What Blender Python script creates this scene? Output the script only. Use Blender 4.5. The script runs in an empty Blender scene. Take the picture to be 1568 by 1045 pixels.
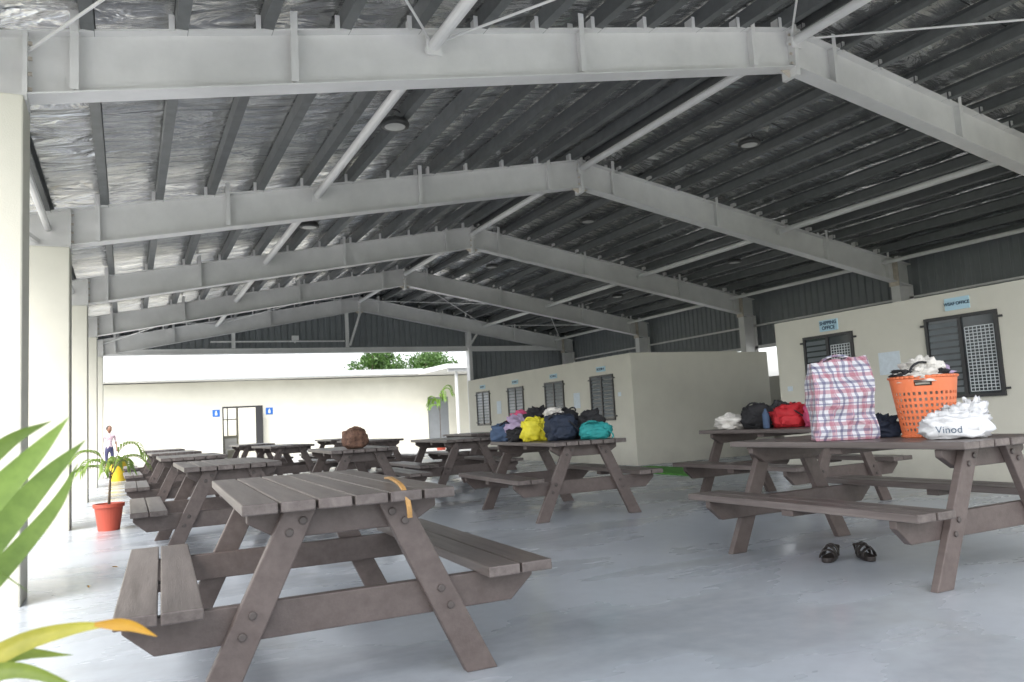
import bpy, bmesh, math, random
from mathutils import Vector, Matrix, noise
random.seed(7)
scene = bpy.context.scene
R = math.radians

# ------------------------------------------------------------ materials
def nmat(name):
    m = bpy.data.materials.new(name); m.use_nodes = True
    nt = m.node_tree
    return m, nt, nt.nodes["Principled BSDF"]

def pm(name, col, rough=0.6, metal=0.0, var=0.12, nscale=3.0, bump=0.0, bscale=60.0,
       island=0.0, stretch=(1,1,1), dirt=0.0, spec=0.5, col2=None, thr=None, foot=0.0):
    m, nt, b = nmat(name); N = nt.nodes; L = nt.links
    tc = N.new("ShaderNodeTexCoord"); mp = N.new("ShaderNodeMapping")
    mp.inputs["Scale"].default_value = stretch
    L.new(tc.outputs["Object"], mp.inputs[0])
    no = N.new("ShaderNodeTexNoise"); no.inputs["Scale"].default_value = nscale
    no.inputs["Detail"].default_value = 6; no.inputs["Roughness"].default_value = 0.65
    L.new(mp.outputs[0], no.inputs["Vector"])
    rp = N.new("ShaderNodeValToRGB")
    a, c = (0.3, 0.7) if thr is None else thr
    rp.color_ramp.elements[0].position = a; rp.color_ramp.elements[1].position = c
    d = [x*(1-var) for x in col]; l = [min(1, x*(1+var)) for x in (col2 or col)]
    rp.color_ramp.elements[0].color = (*d, 1); rp.color_ramp.elements[1].color = (*l, 1)
    L.new(no.outputs["Fac"], rp.inputs[0])
    out = rp.outputs[0]
    def mul(o_, val):
        mx = N.new("ShaderNodeMix"); mx.data_type = 'RGBA'; mx.blend_type = 'MULTIPLY'
        mx.inputs[0].default_value = 1
        L.new(o_, mx.inputs[6]); L.new(val, mx.inputs[7]); return mx.outputs[2]
    if dirt > 0:
        n2 = N.new("ShaderNodeTexNoise"); n2.inputs["Scale"].default_value = nscale*0.22
        n2.inputs["Detail"].default_value = 5
        L.new(tc.outputs["Object"], n2.inputs["Vector"])
        r2 = N.new("ShaderNodeMapRange"); r2.inputs[1].default_value = 0.42; r2.inputs[2].default_value = 0.7
        r2.inputs[3].default_value = 1.0; r2.inputs[4].default_value = 1.0-dirt
        L.new(n2.outputs["Fac"], r2.inputs[0]); out = mul(out, r2.outputs[0])
    if foot > 0:   # splash-back grime near the floor
        sp = N.new("ShaderNodeSeparateXYZ"); L.new(tc.outputs["Object"], sp.inputs[0])
        ad = N.new("ShaderNodeMath"); ad.operation='MULTIPLY_ADD'; ad.inputs[1].default_value=.35
        L.new(no.outputs["Fac"], ad.inputs[0]); L.new(sp.outputs[2], ad.inputs[2])
        r4 = N.new("ShaderNodeMapRange"); r4.inputs[1].default_value=.12; r4.inputs[2].default_value=.50
        r4.inputs[3].default_value=1-foot; r4.inputs[4].default_value=1
        L.new(ad.outputs[0], r4.inputs[0]); out = mul(out, r4.outputs[0])
    if island > 0:
        g = N.new("ShaderNodeNewGeometry"); r3 = N.new("ShaderNodeMapRange")
        r3.inputs[3].default_value = 1-island; r3.inputs[4].default_value = 1+island
        L.new(g.outputs["Random Per Island"], r3.inputs[0]); out = mul(out, r3.outputs[0])
    L.new(out, b.inputs["Base Color"])
    b.inputs["Roughness"].default_value = rough
    b.inputs["Metallic"].default_value = metal
    b.inputs["Specular IOR Level"].default_value = spec
    if bump > 0:
        nb = N.new("ShaderNodeTexNoise"); nb.inputs["Scale"].default_value = bscale
        nb.inputs["Detail"].default_value = 4
        L.new(mp.outputs[0], nb.inputs["Vector"])
        bp = N.new("ShaderNodeBump"); bp.inputs["Strength"].default_value = bump
        bp.inputs["Distance"].default_value = 0.02
        L.new(nb.outputs["Fac"], bp.inputs["Height"]); L.new(bp.outputs[0], b.inputs["Normal"])
    return m

M = {}
M['cream'] = pm("cream_painted_render", (0.67,0.655,0.57), 0.8, var=0.04, nscale=2, dirt=0.08, bump=0.12, bscale=120, foot=.18)
M['steel'] = pm("white_painted_steel", (0.775,0.77,0.77), 0.42, var=0.05, nscale=4, dirt=0.14)
M['rustw'] = pm("weathered_plate", (0.60,0.54,0.47), 0.6, var=0.18, nscale=12)
M['purlin'] = pm("galvanised_purlin", (0.15,0.157,0.16), 0.5, metal=0.3, var=0.15, nscale=6, island=0.15)
M['clad'] = pm("grey_cladding", (0.20,0.215,0.23), 0.5, var=0.08, nscale=3)
M['roofout'] = pm("roof_sheet", (0.45,0.47,0.48), 0.5, var=0.05)
M['wood'] = pm("brown_painted_timber", (0.098,0.076,0.070), 0.48, var=0.14, nscale=6, stretch=(3,0.35,3), bump=0.08, bscale=40, island=0.12, col2=(0.112,0.09,0.084))
M['woodtop'] = pm("worn_timber_top", (0.108,0.088,0.082), 0.38, var=0.18, nscale=6, stretch=(5,0.3,5), bump=0.12, bscale=45, island=0.16, col2=(0.150,0.128,0.121), dirt=0.2)
M['bolt'] = pm("painted_bolt", (0.075,0.062,0.058), 0.4)
M['dark'] = pm("dark_bronze_frame", (0.035,0.035,0.037), 0.4)
M['glass'] = pm("dark_glass", (0.05,0.06,0.065), 0.08, var=0.3, nscale=3)
M['louvre'] = pm("louvre_blade", (0.16,0.18,0.19), 0.25)
M['grille'] = pm("window_grille", (0.62,0.66,0.68), 0.5)
M['white'] = pm("white_paint", (0.78,0.78,0.78), 0.5, var=0.03)
M['blue'] = pm("blue_sign", (0.02,0.14,0.50), 0.4, var=0.03)
M['signblue'] = pm("pale_blue_sign", (0.45,0.66,0.76), 0.5, var=0.03)
M['ink'] = pm("ink", (0.02,0.06,0.11), 0.5, var=0.03)
M['paper'] = pm("paper", (0.66,0.74,0.80), 0.7, var=0.08, nscale=20)
M['terra'] = pm("terracotta_plastic", (0.42,0.07,0.04), 0.5, var=0.1)
M['soil'] = pm("soil", (0.04,0.03,0.02), 0.9, var=0.3, nscale=30)
M['yellow'] = pm("yellow_plastic", (0.80,0.55,0.03), 0.4, var=0.05)
M['orange'] = pm("orange_plastic", (0.76,0.20,0.08), 0.4, var=0.08)
M['fwhite'] = pm("white_cloth", (0.66,0.64,0.60), 0.8, var=0.12, nscale=8, bump=0.3, bscale=25)
M['plasticbag'] = pm("plastic_bag_film", (0.68,0.69,0.71), 0.3, var=0.05, nscale=8, bump=0.5, bscale=14)
M['fblack'] = pm("black_cloth", (0.018,0.018,0.021), 0.75, var=0.2, nscale=8, bump=0.4, bscale=25)
M['fnavy'] = pm("navy_cloth", (0.02,0.03,0.055), 0.75, var=0.3, nscale=8, bump=0.4, bscale=25)
M['fblue'] = pm("blue_cloth", (0.06,0.10,0.18), 0.75, var=0.3, nscale=8, bump=0.4, bscale=25)
M['fred'] = pm("red_cloth", (0.50,0.02,0.03), 0.7, var=0.2, nscale=8, bump=0.4, bscale=25)
M['fpink'] = pm("pink_cloth", (0.60,0.09,0.20), 0.7, var=0.2, nscale=8, bump=0.4, bscale=25)
M['fyellow'] = pm("yellow_bag", (0.74,0.66,0.04), 0.6, var=0.15, nscale=8, bump=0.4, bscale=20)
M['fteal'] = pm("teal_cloth", (0.02,0.28,0.28), 0.7, var=0.2, nscale=8, bump=0.4, bscale=25)
M['flilac'] = pm("lilac_cloth", (0.42,0.33,0.48), 0.7, var=0.25, nscale=14, bump=0.4, bscale=25)
M['fbrown'] = pm("brown_woven", (0.18,0.10,0.07), 0.8, var=0.7, nscale=22, bump=0.6, bscale=60)
M['tan'] = pm("tan_strap", (0.46,0.26,0.09), 0.4, var=0.3, nscale=20)
M['sandal'] = pm("black_leather", (0.018,0.013,0.012), 0.45, var=0.2)
M['skin'] = pm("skin", (0.22,0.11,0.07), 0.6, var=0.05)
M['hair'] = pm("hair", (0.012,0.01,0.01), 0.6)
M['shirt'] = pm("floral_shirt", (0.45,0.10,0.20), 0.8, var=0.5, nscale=30, col2=(0.75,0.6,0.65))
M['skirt'] = pm("dark_skirt", (0.05,0.05,0.12), 0.8)
M['bark'] = pm("bark", (0.12,0.09,0.065), 0.9, var=0.3, nscale=15, bump=0.5)
M['lamprim'] = pm("lamp_rim", (0.05,0.05,0.05), 0.4)
M['lampglass'] = pm("lamp_diffuser", (0.5,0.5,0.48), 0.3)
M['turf'] = pm("green_mat", (0.07,0.26,0.035), 0.9, var=0.3, nscale=40, bump=0.4)
M['grass'] = pm("grass_ground", (0.06,0.10,0.03), 0.95, var=0.35, nscale=0.6, bump=0.3)
M['apron'] = pm("concrete_apron", (0.48,0.48,0.46), 0.85, var=0.12, nscale=1.5, dirt=0.15)

def leafmat(name, c1, c2, tf=.35):
    m = pm(name, c1, 0.4, var=0.2, nscale=6, col2=c2, island=0.2)
    b = m.node_tree.nodes["Principled BSDF"]
    nt = m.node_tree
    tr = nt.nodes.new("ShaderNodeBsdfTranslucent"); mx = nt.nodes.new("ShaderNodeMixShader")
    mx.inputs[0].default_value = tf
    src = b.inputs["Base Color"].links[0].from_socket
    nt.links.new(src, tr.inputs[0]); out = nt.nodes["Material Output"]
    nt.links.new(b.outputs[0], mx.inputs[1]); nt.links.new(tr.outputs[0], mx.inputs[2])
    nt.links.new(mx.outputs[0], out.inputs[0])
    return m
M['palm'] = leafmat("palm_leaf", (0.13,0.23,0.045), (0.27,0.39,0.09), .42)
M['palmd'] = leafmat("palm_leaf_dark", (0.09,0.19,0.025), (0.2,0.34,0.05), .4)
M['palmy'] = leafmat("palm_leaf_yellow", (0.42,0.42,0.06), (0.56,0.50,0.09))
M['palmm'] = leafmat("palm_leaf_lime",(0.22,0.33,0.06),(0.34,0.42,0.08))
M['palmo'] = leafmat("palm_leaf_brown_tip",(0.42,0.20,0.03),(0.55,0.32,0.04))
M['leaf'] = leafmat("tree_leaf", (0.035,0.09,0.02), (0.09,0.17,0.04))

def floor_mat():
    m, nt, b = nmat("painted_concrete_floor"); N = nt.nodes; L = nt.links
    tc = N.new("ShaderNodeTexCoord")
    def nz(s, det=6, stretch=None, off=None, dist=0):
        n = N.new("ShaderNodeTexNoise"); n.inputs["Scale"].default_value = s; n.inputs["Detail"].default_value = det
        n.inputs["Roughness"].default_value = 0.6; n.inputs["Distortion"].default_value = dist
        mp = N.new("ShaderNodeMapping")
        if stretch: mp.inputs["Scale"].default_value = stretch
        if off: mp.inputs["Location"].default_value = off
        L.new(tc.outputs["Object"], mp.inputs[0]); L.new(mp.outputs[0], n.inputs["Vector"]); return n
    n1 = nz(0.6); r1 = N.new("ShaderNodeValToRGB")
    r1.color_ramp.elements[0].position = 0.3; r1.color_ramp.elements[0].color = (0.36,0.40,0.45,1)
    r1.color_ramp.elements[1].position = 0.7; r1.color_ramp.elements[1].color = (0.44,0.475,0.52,1)
    L.new(n1.outputs["Fac"], r1.inputs[0])
    # damp, shinier patches
    n2 = nz(0.75, 5, (0.6,1.4,1), (3.1,1.7,0), .2); r2 = N.new("ShaderNodeMapRange")
    r2.interpolation_type='SMOOTHSTEP'
    r2.inputs[1].default_value = 0.46; r2.inputs[2].default_value = 0.70
    L.new(n2.outputs["Fac"], r2.inputs[0])
    n3 = nz(10, 8); r3 = N.new("ShaderNodeMapRange")
    r3.inputs[1].default_value = 0.3; r3.inputs[2].default_value = 0.75; r3.inputs[3].default_value = 0.93; r3.inputs[4].default_value = 1.05
    L.new(n3.outputs["Fac"], r3.inputs[0])
    n5 = nz(38, 3); r5 = N.new("ShaderNodeMapRange"); r5.inputs[1].default_value = 0.70; r5.inputs[2].default_value = 0.76
    r5.inputs[3].default_value = 1; r5.inputs[4].default_value = .7
    L.new(n5.outputs["Fac"], r5.inputs[0])
    n6 = nz(1.7, 7, (1,1,1), (7.3,2.2,0), .6); r6 = N.new("ShaderNodeMapRange"); r6.inputs[1].default_value = 0.58; r6.inputs[2].default_value = 0.75
    r6.inputs[3].default_value = 0; r6.inputs[4].default_value = .7
    L.new(n6.outputs["Fac"], r6.inputs[0])
    def mul(o_, val):
        mx = N.new("ShaderNodeMix"); mx.data_type='RGBA'; mx.blend_type='MULTIPLY'; mx.inputs[0].default_value = 1
        L.new(o_, mx.inputs[6]); L.new(val, mx.inputs[7]); return mx.outputs[2]
    o_=mul(mul(r1.outputs[0], r3.outputs[0]), r5.outputs[0])
    for fac,col in ((r2.outputs[0],(0.82,0.81,0.80,1)),(r6.outputs[0],(0.82,0.79,0.74,1))):
        mx2 = N.new("ShaderNodeMix"); mx2.data_type='RGBA'; mx2.blend_type='MULTIPLY'
        L.new(fac, mx2.inputs[0]); L.new(o_, mx2.inputs[6]); mx2.inputs[7].default_value = col; o_=mx2.outputs[2]
    L.new(o_, b.inputs["Base Color"])
    r4 = N.new("ShaderNodeMapRange"); r4.inputs[3].default_value = 0.30; r4.inputs[4].default_value = 0.12
    L.new(r2.outputs[0], r4.inputs[0]); L.new(r4.outputs[0], b.inputs["Roughness"])
    bp = N.new("ShaderNodeBump"); bp.inputs["Strength"].default_value = 0.06; bp.inputs["Distance"].default_value = 0.01
    L.new(n3.outputs["Fac"], bp.inputs["Height"]); L.new(bp.outputs[0], b.inputs["Normal"])
    return m
M['floor'] = floor_mat()

def foil_mat():
    m, nt, b = nmat("foil_insulation"); N = nt.nodes; L = nt.links
    tc = N.new("ShaderNodeTexCoord")
    mp = N.new("ShaderNodeMapping"); mp.inputs["Scale"].default_value = (.7,1.9,1)
    L.new(tc.outputs["Object"], mp.inputs[0])
    n = N.new("ShaderNodeTexNoise"); n.inputs["Scale"].default_value = 1.8; n.inputs["Detail"].default_value = 4
    n.inputs["Distortion"].default_value = 1.3; n.inputs["Roughness"].default_value = .5
    L.new(mp.outputs[0], n.inputs["Vector"])
    n2 = N.new("ShaderNodeTexNoise"); n2.inputs["Scale"].default_value = .5; n2.inputs["Detail"].default_value = 3
    L.new(tc.outputs["Object"], n2.inputs["Vector"])
    av = N.new("ShaderNodeMath"); av.operation='ADD'; L.new(n.outputs["Fac"], av.inputs[0]); L.new(n2.outputs["Fac"], av.inputs[1])
    hf = N.new("ShaderNodeMath"); hf.operation='MULTIPLY'; hf.inputs[1].default_value=.5; L.new(av.outputs[0], hf.inputs[0])
    r = N.new("ShaderNodeValToRGB")
    r.color_ramp.elements[0].position = 0.38; r.color_ramp.elements[0].color = (0.64,0.65,0.66,1)
    r.color_ramp.elements[1].position = 0.60; r.color_ramp.elements[1].color = (0.95,0.95,0.95,1)
    L.new(hf.outputs[0], r.inputs[0])
    sp = N.new("ShaderNodeSeparateXYZ"); L.new(tc.outputs["Object"], sp.inputs[0])
    a = N.new("ShaderNodeMath"); a.operation='MULTIPLY'; a.inputs[1].default_value = .62; L.new(sp.outputs[1], a.inputs[0])
    c = N.new("ShaderNodeMath"); c.operation='FRACT'; L.new(a.outputs[0], c.inputs[0])
    d = N.new("ShaderNodeMath"); d.operation='GREATER_THAN'; d.inputs[1].default_value = 0.012; L.new(c.outputs[0], d.inputs[0])
    e = N.new("ShaderNodeMapRange"); e.inputs[3].default_value = 0.4; e.inputs[4].default_value = 1; L.new(d.outputs[0], e.inputs[0])
    mx = N.new("ShaderNodeMix"); mx.data_type='RGBA'; mx.blend_type='MULTIPLY'; mx.inputs[0].default_value = 1
    L.new(r.outputs[0], mx.inputs[6]); L.new(e.outputs[0], mx.inputs[7])
    L.new(mx.outputs[2], b.inputs["Base Color"])
    b.inputs["Metallic"].default_value = 0.9; b.inputs["Roughness"].default_value = 0.24
    bp = N.new("ShaderNodeBump"); bp.inputs["Strength"].default_value = 1.0; bp.inputs["Distance"].default_value = 0.08
    L.new(n.outputs["Fac"], bp.inputs["Height"]); L.new(bp.outputs[0], b.inputs["Normal"])
    return m
M['foil'] = foil_mat()

def plaid_mat():
    m, nt, b = nmat("plaid_woven_plastic"); N = nt.nodes; L = nt.links
    tc = N.new("ShaderNodeTexCoord"); sp = N.new("ShaderNodeSeparateXYZ"); L.new(tc.outputs["Object"], sp.inputs[0])
    ad = N.new("ShaderNodeMath"); L.new(sp.outputs[0], ad.inputs[0]); L.new(sp.outputs[1], ad.inputs[1])
    u = ad.outputs[0]; v = sp.outputs[2]
    def stripe(s, f, off, w):
        a = N.new("ShaderNodeMath"); a.operation='MULTIPLY_ADD'; a.inputs[1].default_value=f; a.inputs[2].default_value=off+50; L.new(s, a.inputs[0])
        c = N.new("ShaderNodeMath"); c.operation='FRACT'; L.new(a.outputs[0], c.inputs[0])
        d = N.new("ShaderNodeMath"); d.operation='LESS_THAN'; d.inputs[1].default_value=w; L.new(c.outputs[0], d.inputs[0])
        e = N.new("ShaderNodeMath"); e.operation='MULTIPLY'; e.inputs[1].default_value=0.62; L.new(d.outputs[0], e.inputs[0])
        return e.outputs[0]
    cur = None
    for (s, f, o, w, col) in [(u,10,0,0.24,(0.36,0.09,0.14,1)),(v,10,0.1,0.24,(0.36,0.09,0.14,1)),(u,10,0.45,0.17,(0.06,0.06,0.16,1)),
                              (v,10,0.5,0.17,(0.06,0.06,0.16,1)),(u,10,0.74,0.08,(0.35,0.1,0.17,1)),(v,10,0.77,0.08,(0.08,0.09,0.22,1))]:
        mx = N.new("ShaderNodeMix"); mx.data_type='RGBA'
        L.new(stripe(s,f,o,w), mx.inputs[0])
        if cur is None: mx.inputs[6].default_value = (0.62,0.62,0.66,1)
        else: L.new(cur, mx.inputs[6])
        mx.inputs[7].default_value = col; cur = mx.outputs[2]
    L.new(cur, b.inputs["Base Color"]); b.inputs["Roughness"].default_value = 0.35
    n = N.new("ShaderNodeTexNoise"); n.inputs["Scale"].default_value = 14; n.inputs["Detail"].default_value = 5; n.inputs["Distortion"].default_value = 1
    L.new(tc.outputs["Object"], n.inputs["Vector"])
    bp = N.new("ShaderNodeBump"); bp.inputs["Strength"].default_value = 0.9; bp.inputs["Distance"].default_value = 0.03
    L.new(n.outputs["Fac"], bp.inputs["Height"]); L.new(bp.outputs[0], b.inputs["Normal"])
    return m
M['plaid'] = plaid_mat()

# ------------------------------------------------------------ mesh builder
class MB:
    def __init__(s): s.v=[]; s.f=[]; s.m=[]
    def add(s, vs, fs, mi=0):
        o=len(s.v); s.v += [tuple(p) for p in vs]
        for f in fs: s.f.append([o+i for i in f]); s.m.append(mi)
    def box(s,x0,x1,y0,y1,z0,z1,mi=0):
        s.add([(x0,y0,z0),(x1,y0,z0),(x1,y1,z0),(x0,y1,z0),(x0,y0,z1),(x1,y0,z1),(x1,y1,z1),(x0,y1,z1)],
              [(0,3,2,1),(4,5,6,7),(0,1,5,4),(1,2,6,5),(2,3,7,6),(3,0,4,7)],mi)
    def prism(s,pts,axis,a,b,mi=0):
        n=len(pts)
        def P(p,t):
            return (p[0],t,p[1]) if axis=='y' else ((t,p[0],p[1]) if axis=='x' else (p[0],p[1],t))
        vs=[P(p,a) for p in pts]+[P(p,b) for p in pts]
        fs=[tuple(range(n)),tuple(range(2*n-1,n-1,-1))]+[(i,(i+1)%n,(i+1)%n+n,i+n) for i in range(n)]
        s.add(vs,fs,mi)
    def beam(s,p,q,w,h,mi=0):
        p=Vector(p);q=Vector(q);d=(q-p).normalized()
        up=Vector((0,0,1)) if abs(d.z)<0.95 else Vector((0,1,0))
        r=d.cross(up).normalized(); u=r.cross(d)
        vs=[]
        for c in (p,q):
            for a,b in ((-1,-1),(1,-1),(1,1),(-1,1)): vs.append(c+r*(a*w/2)+u*(b*h/2))
        s.add(vs,[(0,1,2,3),(7,6,5,4),(0,4,5,1),(1,5,6,2),(2,6,7,3),(3,7,4,0)],mi)
    def tube(s,p,q,r,n=10,mi=0,r2=None):
        p=Vector(p);q=Vector(q);d=(q-p).normalized(); r2=r if r2 is None else r2
        up=Vector((0,0,1)) if abs(d.z)<0.95 else Vector((0,1,0))
        a=d.cross(up).normalized(); b=a.cross(d)
        vs=[p+(a*math.cos(t*2*math.pi/n)+b*math.sin(t*2*math.pi/n))*r for t in range(n)]
        vs+=[q+(a*math.cos(t*2*math.pi/n)+b*math.sin(t*2*math.pi/n))*r2 for t in range(n)]
        s.add(vs,[tuple(range(n)),tuple(range(2*n-1,n-1,-1))]+[(i,i+n,(i+1)%n+n,(i+1)%n) for i in range(n)],mi)
    def path(s,pts,r,n=8,mi=0,taper=None):
        for i in range(len(pts)-1):
            r1=r if taper is None else r+(taper-r)*i/(len(pts)-1)
            r2=r if taper is None else r+(taper-r)*(i+1)/(len(pts)-1)
            s.tube(pts[i],pts[i+1],r1,n,mi,r2)
    def lathe(s,prof,n=28,c=(0,0,0),mi=0,closed=False):
        vs=[];fs=[]
        for (r,z) in prof:
            for i in range(n):
                t=2*math.pi*i/n; vs.append((c[0]+r*math.cos(t),c[1]+r*math.sin(t),c[2]+z))
        for j in range(len(prof)-1):
            for i in range(n): fs.append((j*n+i,j*n+(i+1)%n,(j+1)*n+(i+1)%n,(j+1)*n+i))
        s.add(vs,fs,mi)
    def obj(s,name,mats,parent=None,loc=(0,0,0),smooth=False,bevel=0,rot=0,recalc=True):
        me=bpy.data.meshes.new(name); me.from_pydata(s.v,[],s.f)
        for m in mats: me.materials.append(m)
        for p,mi in zip(me.polygons,s.m): p.material_index=mi; p.use_smooth=smooth
        if recalc:
            bm=bmesh.new(); bm.from_mesh(me); bmesh.ops.recalc_face_normals(bm,faces=bm.faces); bm.to_mesh(me); bm.free()
        return place(me,name,parent,loc,rot,bevel)
def place(me,name,parent=None,loc=(0,0,0),rot=0,bevel=0):
    o=bpy.data.objects.new(name,me); scene.collection.objects.link(o)
    o.location=loc; o.rotation_euler=(0,0,rot)
    if parent: o.parent=parent
    if bevel:
        b=o.modifiers.new("bevel","BEVEL"); b.width=bevel; b.segments=2; b.limit_method='ANGLE'; b.angle_limit=R(40)
    return o
def empty(name,loc=(0,0,0),rot=0):
    o=bpy.data.objects.new(name,None); scene.collection.objects.link(o); o.location=loc; o.rotation_euler=(0,0,rot)
    o.empty_display_size=0.2; return o

# ------------------------------------------------------------ ground
g=MB(); g.add([(-600,-600,-0.08),(600,-600,-0.08),(600,600,-0.08),(-600,600,-0.08)],[(0,1,2,3)]); g.obj("ground",[M['grass']],recalc=False)
g=MB(); g.box(-14,26,-14,40,-0.2,-0.05); g.obj("concrete_pavement",[M['apron']])
g=MB(); g.box(-1.7,15.0,-4.0,24.8,-0.2,0.0); g.obj("concrete_floor",[M['floor']])
g=MB(); g.box(-6,11,38.0,38.2,-.06,2.5); g.box(-6.03,11.03,37.97,38.23,2.5,2.58); g.obj("doorway_backdrop_wall",[M['cream']])  # added backdrop: pale sky-lit wall that brightens the view through the far doorway

# ------------------------------------------------------------ pavilion
RX=6.72
def zr(x): return 3.84+0.184*((x if x<RX else 2*RX-x)+0.6)
pav=empty("open_air_pavilion")
frames=[1.47,6.07,10.67,15.2,19.8,24.4]
XL,XR=-1.45,14.62
D=0.46
for fi,Y in enumerate(frames):
    b=MB()
    for (xa,xb) in ((XL,RX),(RX,XR)):
        za,zb=zr(xa),zr(xb)
        b.prism([(xa,za-D+.012),(xb,zb-D+.012),(xb,zb-.012),(xa,za-.012)],'y',Y-.008,Y+.008)
        b.prism([(xa,za-.013),(xb,zb-.013),(xb,zb),(xa,za)],'y',Y-.1,Y+.1)
        b.prism([(xa,za-D),(xb,zb-D),(xb,zb-D+.013),(xa,za-D+.013)],'y',Y-.1,Y+.1)
    for sx in (-1,1):
        b.box(RX+sx*.002,RX+sx*.026,Y-.11,Y+.11,zr(RX)-D-.10,zr(RX)+.03)
        b.prism([(RX+sx*.026,zr(RX)-D-.09),(RX+sx*.16,zr(RX)-D-.024),(RX+sx*.026,zr(RX)-D-.004)],'y',Y-.01,Y+.01,1)
    for x in (-.32,1.2,3.9,6.1,7.34,9.54,12.24,13.95):
        z1=zr(x)+.14; z0=zr(x)-D+.013
        b.box(x-.028,x+.028,Y-.104,Y-.096,z0+.01,z1,0)
        b.box(x-.006,x+.006,Y-.096,Y-.008,z0+.01,z1-.16,0)
        b.box(x-.028,x+.028,Y+.096,Y+.104,z0+.01,z1,0)
    b.box(-.63,-.60,Y-.11,Y+.11,zr(-.6)-D-.05,zr(-.6)-.02)
    b.box(-1.3,-.62,Y-.12,Y+.12,3.335,3.365)
    b.box(14.17,14.2,Y-.11,Y+.11,zr(14.2)-D-.08,zr(14.2)+.02,1)
    b.box(14.2,14.216,Y-.1,Y+.1,0,zr(14.2)-D)
    b.box(14.6,14.616,Y-.1,Y+.1,0,zr(14.6)-D)
    b.box(14.216,14.6,Y-.006,Y+.006,0,zr(14.6)-D)
    b.box(14.1,14.7,Y-.15,Y+.15,0.001,.03,1)
    for sx in (-1,1):
        for k in range(4):
            zz=zr(RX)-D+.05+k*.11
            for yo in (-.06,.06): b.tube((RX+sx*.026,Y+yo,zz),(RX+sx*.05,Y+yo,zz),.014,6,1)
    for k in range(4):
        for yo in (-.06,.06): b.tube((-.60,Y+yo,zr(-.6)-D+.05+k*.11),(-.575,Y+yo,zr(-.6)-D+.05+k*.11),.014,6,1)
    b.obj("portal_frame",[M['steel'],M['rustw']],pav)
b=MB(); cl=MB()
xs=[]; x=RX-.18
while x>XL: xs.append(x); x-=.62
xs+= [2*RX-x for x in xs if 2*RX-x<XR+.1]
Y0,Y1=-1.2,24.9
for x in xs:
    z=zr(x)+.002; h=.16; s=1 if x<RX else -1; fw=.085
    b.box(x-.002,x+.002,Y0,Y1,z,z+h)
    a1,a2=sorted((x+.002*s,x+fw*s))
    b.box(a1,a2,Y0,Y1,z,z+.003); b.box(a1,a2,Y0,Y1,z+h-.003,z+h)
    c1,c2=sorted((x+(fw-.003)*s,x+fw*s)); b.box(c1,c2,Y0,Y1,z+.0035,z+.02)
    for Y in frames:
        cl.box(x-.012,x-.004,Y-.05,Y+.05,z-.004,z+.12)
        cl.box(x-.05,x-.012,Y-.11,Y-.10,z-.03,z+.10,0)
b.obj("purlins",[M['purlin']],pav); cl.obj("purlin_cleats",[M['steel']],pav)
b=MB()
for (xa,xb) in ((XL-.35,RX),(RX,XR+.35)):
    nx=52; ny=110; vs=[]
    for j in range(ny+1):
        for i in range(nx+1):
            x=xa+(xb-xa)*i/nx; y=Y0+(Y1-Y0)*j/ny
            vs.append((x,y,zr(x)+.187+.022*noise.noise(Vector((x*1.5,y*1.6,0)))))
    b.add(vs,[(j*(nx+1)+i,j*(nx+1)+i+1,(j+1)*(nx+1)+i+1,(j+1)*(nx+1)+i) for j in range(ny) for i in range(nx)],0)
b.obj("foil_lining",[M['foil']],pav,smooth=True,recalc=False)
b=MB()
for (xa,xb) in ((XL-.35,RX),(RX,XR+.35)):
    za,zb=zr(xa)+.16,zr(xb)+.16
    b.prism([(xa,za+.06),(xb,zb+.06),(xb,zb+.09),(xa,za+.09)],'y',Y0,Y1,0)
b.obj("roof_sheet",[M['roofout']],pav)
b=MB()
for x in (2.38,RX,11.06):
    z=zr(x)-.16
    for i in range(len(frames)-1):
        b.tube((x,frames[i]+.01,z),(x,frames[i+1]-.01,z),.052,12)
        for e_ in (frames[i]+.11,frames[i+1]-.11): b.box(x-.07,x+.07,e_-.006,e_+.006,z-.09,z+.09)
for x,z in ((-.85,zr(-.85)-.2),(13.9,zr(13.9)-.12)):
    for i in range(len(frames)-1): b.tube((x,frames[i]+.01,z),(x,frames[i+1]-.01,z),.04,10)
b.obj("longitudinal_struts",[M['steel']],pav,smooth=False)
b=MB()
for (i,j) in ((0,1),(4,5)):
    pr=[(-.6,2.38),(2.38,RX),(RX,11.06),(11.06,14.1)]
    for (xa,xb) in pr:
        b.tube((xa,frames[i]+.05,zr(xa)-.1),(xb,frames[j]-.05,zr(xb)-.1),.012,6)
        b.tube((xb,frames[i]+.05,zr(xb)-.13),(xa,frames[j]-.05,zr(xa)-.13),.012,6)
for Y in frames:
    b.beam((-1.35,Y-.5,zr(-1.35)-.02),(-.95,Y-.03,3.42),.05,.05)
b.obj("rod_bracing",[M['steel']],pav)
b=MB()
for Y in frames: b.box(-1.55,-.61,Y-.2,Y+.2,-.06,3.335)
b.obj("masonry_piers",[M['cream']],pav,bevel=.012)
def corr(b,axis,a0,a1,c,z0f,z1f,pitch=.19,depth=.03,mi=0):
    prof=[(0,0),(.3,0),(.42,1),(.58,1),(.70,0)]
    pts=[];a=a0
    while a<a1:
        for (t,d) in prof:
            if a+t*pitch<=a1: pts.append((a+t*pitch,d*depth))
        a+=pitch
    pts.append((a1,0))
    vs=[]
    for (t,d) in pts:
        if axis=='x': vs+=[(t,c+d,z0f(t)),(t,c+d,z1f(t))]
        else: vs+=[(c-d,t,z0f(t)),(c-d,t,z1f(t))]
    b.add(vs,[(2*i,2*i+2,2*i+3,2*i+1) for i in range(len(pts)-1)],mi)
b=MB()
corr(b,'y',Y0,24.6,14.72,lambda t:2.5,lambda t:zr(14.7)+.2)
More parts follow.
